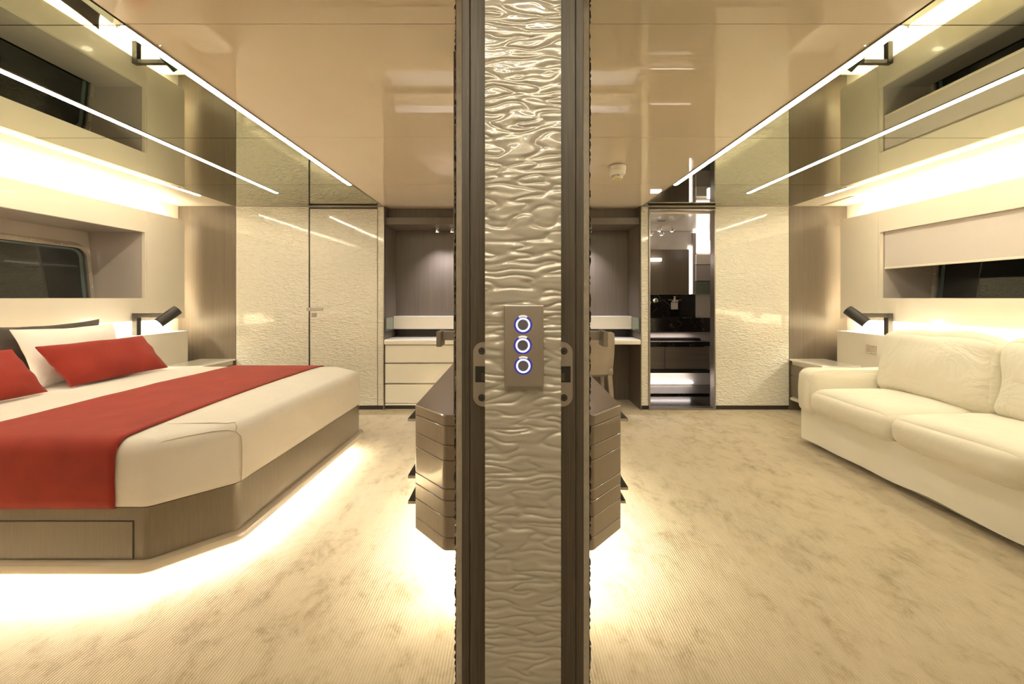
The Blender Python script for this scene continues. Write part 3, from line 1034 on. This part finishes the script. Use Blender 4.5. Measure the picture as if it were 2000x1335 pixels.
# ================================================================== SOFA
so = empty('sofa', (2.8, 2.2, 0), 'long white fabric sofa with loose cushions against the right wall', 'sofa')
sy0, sy1 = 0.92, 3.325
# skirted base: slightly wavy hem just above the carpet
m = MB()
ny = 90
rows = []
for zz, off in ((0.042, 0.0), (0.10, 0.004), (0.20, 0.012), (0.285, 0.022)):
    row = []
    per = [(2.335, sy0 + (sy1 - 0.03 - sy0) * k / ny) for k in range(ny + 1)] + [(2.338, sy1 - 0.008)] + [(2.36 + 0.88 * k / 20, sy1) for k in range(21)] + [(3.24, sy0)]
    for k, (x, y) in enumerate(per):
        wv_ = noise.noise(Vector((y * 2.2 + x, zz * 2, 4))) * 0.012 * (1 - zz / 0.4)
        hem = noise.noise(Vector((y * 3 + x * 2, 1, 9))) * 0.022 if zz < 0.05 else 0
        if x < 2.336: row.append((x + off + wv_, y, zz + max(-0.012, hem)))
        elif y > sy1 - 0.001: row.append((x, y + wv_ * 0.5 - off * 0.3, zz + max(-0.012, hem)))
        else: row.append((x, y, zz))
    rows.append(row)
m.rings(rows, True, True)
build('skirt', m, 'sofa', so, smooth=True)
build('foot', B(2.42, 2.48, 3.18, 3.24, 0, 0.05), 'black', so)
build('foot', B(2.42, 2.48, 1.0, 1.06, 0, 0.05), 'black', so)
for ya, yb in ((3.165, 3.325), (0.92, 1.08)):
    m = MB()
    m.soft(((2.30 + 3.235) / 2, (ya + yb) / 2, 0.435), (0.935, yb - ya, 0.34), 0.055, 16, (0.012, 0.008, 0.012), 0.006, 3, 5)
    build('arm', m, 'sofa', so, smooth='all')
m = MB()
m.soft((3.150, 2.12, 0.53), (0.17, 2.38, 0.52), 0.06, 14, (0.01, 0, 0.01), 0.004, 6, 4)
build('back', m, 'sofa', so, smooth='all')
m = MB()
m.tube([(2.335, 3.155, 0.30), (2.303, 3.158, 0.34), (2.300, 3.158, 0.45), (2.305, 3.160, 0.56), (2.33, 3.163, 0.596), (2.45, 3.166, 0.606), (2.7, 3.168, 0.608), (2.95, 3.168, 0.606)], 0.003, 6)
build('seam', m, 'sofa', so, smooth='all')
for k in range(3):
    b = 3.162 - 0.663 * k
    a = b - 0.66
    m = MB()
    m.soft(((2.275 + 3.08) / 2, (a + b) / 2, 0.375), (0.805, b - a + 0.006, 0.185), 0.075, 20, (0.012, 0.0, 0.030), 0.006, k + 1, 3.5)
    build('seat_cushion', m, 'sofa', so, smooth='all')
for k, (a, b) in enumerate(((2.425, 3.20), (1.66, 2.435), (1.10, 1.67))):
    L = b - a
    rot = Matrix.Rotation(math.radians(10), 3, 'Y')
    m = MB()
    m.soft((2.935, (a + b) / 2, 0.680), (0.19, L, 0.49), 0.088, 26, (0.045, 0.005, 0.02), 0.022, k + 11, 5.5, rot)
    build('back_cushion', m, 'sofa_back', so, smooth='all')

# ================================================================== DESK ALCOVE
ct = build('desk_counter', MB().prism([(-1.333, 4.25), (1.333, 4.25), (1.333, 4.699), (-1.333, 4.699)], [(0.012, 0.682), (0.003, 0.685), (0, 0.694), (0, 0.722), (0.003, 0.730), (0.010, 0.734)], 0.006), 'cream_desk', smooth=True,
           label='continuous cream counter running through the alcove over drawers and desk chair', cat='counter')
build('raised_console', B(-1.318, 1.318, 4.53, 4.695, 0.823, 0.966), 'cream_desk', bevel=0.004,
      label='long cream raised box along the back of the alcove counter', cat='console')
build('console_bracket', B(-1.28, 1.28, 4.62, 4.69, 0.7345, 0.8225), 'black', label='dark recessed plinth under the raised cream box', cat='plinth')
for s in (-1, 1):
    build('wall_glass', B(s * 1.3185, s * 1.334, 4.285, 4.69, 0.815, 0.960), 'sea_green_glass',
          label='dark green glass strip on the alcove side wall, ' + ('drawer side' if s < 0 else 'desk chair side'), cat='glass panel')
ch = empty('drawer_chest', (-0.72, 4.4, 0), 'cream three-drawer chest built under the alcove counter', 'chest of drawers')
cx0, cx1 = -1.332, -0.12
build('carcass', B(cx0, cx1, 4.295, 4.69, 0.046, 0.681), 'cream_satin', ch)
zt = [0.679, 0.497, 0.285, 0.078]
rows_z = [(PZ(708, BACK), 0.679), (PZ(748, BACK), PZ(709.5, BACK)), (PZ(787, BACK), PZ(749.5, BACK))]
for a, b in rows_z:
    build('drawer', B(cx0 + 0.002, cx1, BACK, 4.2945, a + 0.002, b - 0.006), 'cream_desk', ch, bevel=0.002)
    build('finger_groove', B(cx0 + 0.002, cx1, 4.285, 4.2948, b - 0.006, b + 0.001), 'steel', ch)
build('skirting', B(cx0, cx1, 4.28, 4.2945, 0.046, PZ(788.5, BACK)), 'cream_desk', ch)
build('toe_kick', B(cx0, cx1, 4.31, 4.69, 0, 0.046), 'black_base', ch)

# desk chair, its back to the viewer
chx, chy = 0.755, 4.0
dc = empty('desk_chair', (chx, chy + 0.22, 0), 'beige leather desk chair with its back to the viewer at the alcove desk', 'chair')
m = MB()
n1, n2 = 24, 20
def shell(off):
    vs = []
    for j in range(n2 + 1):
        v = j / n2
        z = 0.405 + 0.425 * v
        for i in range(n1 + 1):
            u = -1 + 2 * i / n1
            hw = 0.268 + 0.010 * math.sin(v * PI) - 0.018 * (1 - v)
            x = chx + u * hw
            y = chy + 0.02 * (1 - v) + 0.10 * abs(u) ** 4 + off
            zz = z - 0.02 * max(0, abs(u) - 0.85) / 0.15 * v
            vs.append((x, y, zz))
    return vs
for off in (0, 0.045):
    m.add(shell(off), [(j * (n1 + 1) + i, j * (n1 + 1) + i + 1, (j + 1) * (n1 + 1) + i + 1, (j + 1) * (n1 + 1) + i) for j in range(n2) for i in range(n1)])
rim = [(i, 0) for i in range(n1)] + [(n1, j) for j in range(n2)] + [(i, n2) for i in range(n1, 0, -1)] + [(0, j) for j in range(n2, 0, -1)]
A_, B_ = shell(0), shell(0.045)
m.rings([[A_[j * (n1 + 1) + i] for i, j in rim], [B_[j * (n1 + 1) + i] for i, j in rim]], False, False)
build('backrest', m, 'leather', dc, smooth=True, bevel=0.012, seg=3)
m = MB().soft((chx, chy + 0.275, 0.43), (0.50, 0.44, 0.09), 0.035, 10, (0, 0, 0.01))
build('seat', m, 'leather', dc, smooth='all')
for sx in (-1, 1):
    for yy, ty in ((chy + 0.055, -0.01), (chy + 0.45, 0.01)):
        x = chx + sx * 0.205
        m = MB().rings([[(x + sx * 0.035 + a * 0.014, yy + ty + b_ * 0.014, 0.0) for a, b_ in ((-1, -1), (1, -1), (1, 1), (-1, 1))],
                        [(x + a * 0.024, yy + b_ * 0.024, 0.405) for a, b_ in ((-1, -1), (1, -1), (1, 1), (-1, 1))]])
        build('leg', m, 'leather', dc, bevel=0.005)

# ================================================================== BATHROOM seen through the opening
DB = 5.5
m = MB()
m.box(1.37, 2.75, DB, DB + 0.05, 0, 2.06)
m.box(1.37, 1.40, 4.36, DB, 0, 2.06)
m.box(2.70, 2.75, 4.36, DB, 0, 2.06)
build('wall_bathroom', m, 'bath_wall', kind='structure')
build('ceiling', B(1.37, 2.75, 4.36, DB + 0.05, 2.062, 2.10), 'cream_satin', kind='structure')
build('door_2', B(1.42, 1.434, 4.262, 4.36, 0, 2.092).box(2.104, 2.116, 4.262, 4.36, 0, 2.092).box(1.434, 2.104, 4.262, 4.36, 2.08, 2.092).box(1.434, 2.104, 4.262, 4.36, 0.0, 0.02), 'steel', kind='structure', bevel=0.001)
build('floor', B(1.40, 2.70, 4.36, DB, -0.05, 0.004), 'marble', kind='structure')
zm0 = PZ(575, DB - 0.02)
wp = build('wall_panel', B(1.402, PX(1346, DB - 0.03), DB - 0.03, DB - 0.001, zm0 + 0.005, PZ(487, DB - 0.03)), 'wood_wall',
           label='grey-brown wood panel above the black washbasin backsplash', cat='wall panel')
lr = build('bathroom_light_strip', B(PX(1347, DB - 0.03), PX(1351, DB - 0.03), DB - 0.02, DB - 0.008, zm0 + 0.005, PZ(480, DB - 0.02)), 'e_cool',
           label='upright warm light line at the edge of the bathroom wood panel', cat='light')
build('wall_panel', B(PX(1352.5, DB - 0.03), PX(1359, DB - 0.03), DB - 0.04, DB - 0.001, zm0 + 0.005, PZ(455, DB - 0.03)), 'bath_grey',
      label='slim grey upright between the bathroom light line and the built reflection', cat='wall panel')
# reflection of the cabin wall, blind and window, built as solid bands
cb = empty('wall_cupboard', (PX(1378, DB), DB - 0.1, zm0), 'stacked pale, grey and green bands built as a reflection of the cabin wall, right of the washbasin', 'cupboard')
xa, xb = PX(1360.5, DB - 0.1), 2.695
build('reflected_panel', B(xa, xb, DB - 0.1, DB - 0.001, PZ(516, DB - 0.1), PZ(497, DB - 0.1)), 'hull', cb)
build('reflected_blind', B(xa, xb, DB - 0.09, DB - 0.001, PZ(548, DB - 0.1), PZ(517, DB - 0.1)), 'bath_grey', cb, bevel=0.001)
build('reflected_glass', B(xa, xb, DB - 0.08, DB - 0.001, PZ(574, DB - 0.1), PZ(549, DB - 0.1)), 'sea_green_glass', cb)
build('cove_reflection', B(xa, xb, DB - 0.012, DB - 0.002, PZ(493, DB), PZ(452, DB)), 'e_cool', label='bright glowing panel standing in for the reflected cabin cove', cat='light')  # no fitting: glow added to stand in for the mirrored cove
for kx, (py0, py1) in enumerate(((414, 435), (470, 490))):
    x = PX(1387, 5.0)
    z0, z1 = PZ(py1, 5.0), PZ(py0, 5.0)
    if kx == 0:
        r = empty('hanging_lamp', (x, 5.0, z0), 'two-tier frosted glowing glass lamp at the right edge of the bathroom opening', 'lamp')
    build('shade', MB().lathe((x, 5.0, z0), [(0.030, 0), (0.038, 0.01), (0.038, z1 - z0 - 0.01), (0.030, z1 - z0)], n=20), 'e_lantern', r, smooth=True)
    build('stem', MB().cyl((x, 5.0, z1), (x, 5.0, 2.062 if kx == 0 else PZ(435, 5.0)), 0.006, n=8), 'chrome', r)
# washbasin
vb = empty('washbasin', (1.9, 5.3, 0.726), 'black marble washbasin counter with backsplash in the bathroom', 'washbasin')
fy = 5.12
build('apron', B(1.402, PX(1392, fy), fy, DB - 0.001, PZ(648, fy), PZ(620.5, fy)), 'marble', vb, bevel=0.002)
build('backsplash', B(1.402, PX(1358, DB - 0.02), DB - 0.025, DB - 0.001, PZ(620.5, fy) + 0.001, zm0), 'marble', vb)
build('top_edge', B(1.402, PX(1358, DB - 0.02), DB - 0.030, DB - 0.001, zm0, zm0 + 0.006), 'steel', vb)
tp_ = empty('basin_tap', (PX(1279, DB - 0.05), DB - 0.05, PZ(587, DB)), 'round chrome wall tap on the black backsplash', 'tap')
x_, z_ = PX(1280, DB - 0.05), PZ(587, DB - 0.05)
build('knob', MB().lathe((x_, DB - 0.026, z_), [(0.020, 0), (0.034, -0.006), (0.036, -0.03), (0.030, -0.034), (0.001, -0.035)], (0, 1, 0)), 'chrome', tp_, smooth=True)
build('spout', MB().tube([(PX(1268.5, 5.4), DB - 0.026, PZ(588, 5.4)), (PX(1268.5, 5.4), 5.38, PZ(588, 5.4)), (PX(1268.5, 5.35), 5.33, PZ(590, 5.35)), (PX(1268.5, 5.3), 5.31, PZ(598, 5.3))], 0.014, 12), 'chrome', tp_, smooth=True)
sd_ = empty('soap_dispenser', (PX(1317, 5.44), 5.44, PZ(604, 5.44)), 'chrome and white glass soap dispenser on the black backsplash', 'soap dispenser')
xs_, ys2 = PX(1317, 5.44), 5.435
build('bottle', MB().lathe((xs_, ys2, PZ(604, 5.44)), [(0.040, 0), (0.045, 0.004), (0.045, 0.095), (0.040, 0.10)], n=24), 'bath_wall', sd_, smooth=True)
build('collar', MB().lathe((xs_, ys2, PZ(589, 5.44)), [(0.050, -0.004), (0.054, 0), (0.054, 0.016), (0.048, 0.022), (0.018, 0.03), (0.018, 0.055), (0.022, 0.06), (0.022, 0.072), (0.001, 0.075)], n=24), 'chrome', sd_, smooth=True)
build('bracket', B(xs_ - 0.088, xs_ + 0.088, ys2 - 0.006, ys2 + 0.006, PZ(586.5, 5.44), PZ(584, 5.44)).box(xs_ - 0.012, xs_ + 0.012, ys2, DB - 0.026, PZ(586.5, 5.44), PZ(584, 5.44)), 'chrome', sd_)
# floating vanity
vn = empty('vanity_cabinet', (1.9, 5.3, PZ(728, 5.12)), 'floating brown two-drawer vanity cabinet under the washbasin', 'cabinet')
xr = PX(1386, fy)
build('top', B(1.402, xr, fy - 0.01, DB - 0.001, PZ(676, fy), PZ(667, fy)), 'marble', vn, bevel=0.001)
build('carcass', B(1.402, xr - 0.06, fy + 0.03, DB - 0.001, PZ(722, fy), PZ(676, fy)), 'black', vn)
build('drawer', B(1.402, PX(1298.5, fy), fy, fy + 0.029, PZ(720, fy), PZ(677, fy)), 'wood_vanity', vn, bevel=0.001)
build('drawer', B(PX(1299.5, fy), xr - 0.005, fy, fy + 0.029, PZ(720, fy), PZ(677, fy)), 'wood_vanity', vn, bevel=0.001)
build('base', B(1.402, xr, fy, DB - 0.001, PZ(728, fy), PZ(721.5, fy)), 'black', vn)
build('splash_shelf', B(PX(1283, fy), xr, fy + 0.25, DB - 0.001, PZ(667, fy) + 0.001, PZ(667, fy) + 0.02), 'black', vn)
# step on the floor
build('bath_step', B(1.402, PX(1386, 4.9), 4.9, 5.30, PZ(778, 4.9) - 0.0, PZ(768, 4.9)), 'marble', label='low black marble step on the bathroom floor', cat='step', bevel=0.002)
build('floor_light_strip', B(1.405, PX(1355, 5.45), 5.46, 5.49, 0.030, 0.045), 'e_bath', label='bright light line low on the bathroom back wall', cat='light')
area('vanity_glow', (1.85, 5.42, 0.20), 1.0, 0.05, 0.9, (1, 0.85, 0.78), (0, 0, 0))
area('basin_glow', (1.95, 5.38, 0.70), 0.8, 0.04, 0.9, (1, 0.82, 0.75), (0, 0, 0))
# pendant cluster
sp = empty('ceiling_spots', (PX(1292, 5.0), 5.0, PZ(455, 5.0)), 'cluster of small chrome ball spotlights under the bathroom ceiling', 'spotlight')
for (qx, qy) in ((1271, 455), (1287, 447), (1292, 455), (1312, 448)):
    x, z = PX(qx, 5.0), PZ(qy, 5.0)
    m = MB().lathe((x, 5.0, z), [(0.030 * math.sin(PI * k / 10), -0.030 * math.cos(PI * k / 10)) for k in range(11)], n=20)
    b_ = build('ball', m, 'chrome', sp, smooth='all')
    build('rod', MB().cyl((x, 5.0, z + 0.028), (x, 5.0, 2.0615), 0.003, n=8), 'chrome', sp)
    build('bulb', MB().lathe((x, 4.995, z - 0.024), [(0.001, -0.006), (0.014, -0.006), (0.014, 0.0), (0.001, 0)], n=16), 'e_cool', b_)
build('picture_light', B(1.402, PX(1291, DB - 0.07), DB - 0.10, DB - 0.031, PZ(510, DB - 0.07), PZ(504, DB - 0.07)), 'e_cool',
      label='short white light bar on the bathroom wood panel', cat='light', bevel=0.003)
build('ceiling_vent', MB().lathe((PX(1292, 4.75), 4.75, 2.0615), [(0.001, -0.004), (0.045, -0.004), (0.05, 0)], n=24), 'groove', label='small round dark vent in the bathroom ceiling', cat='vent')
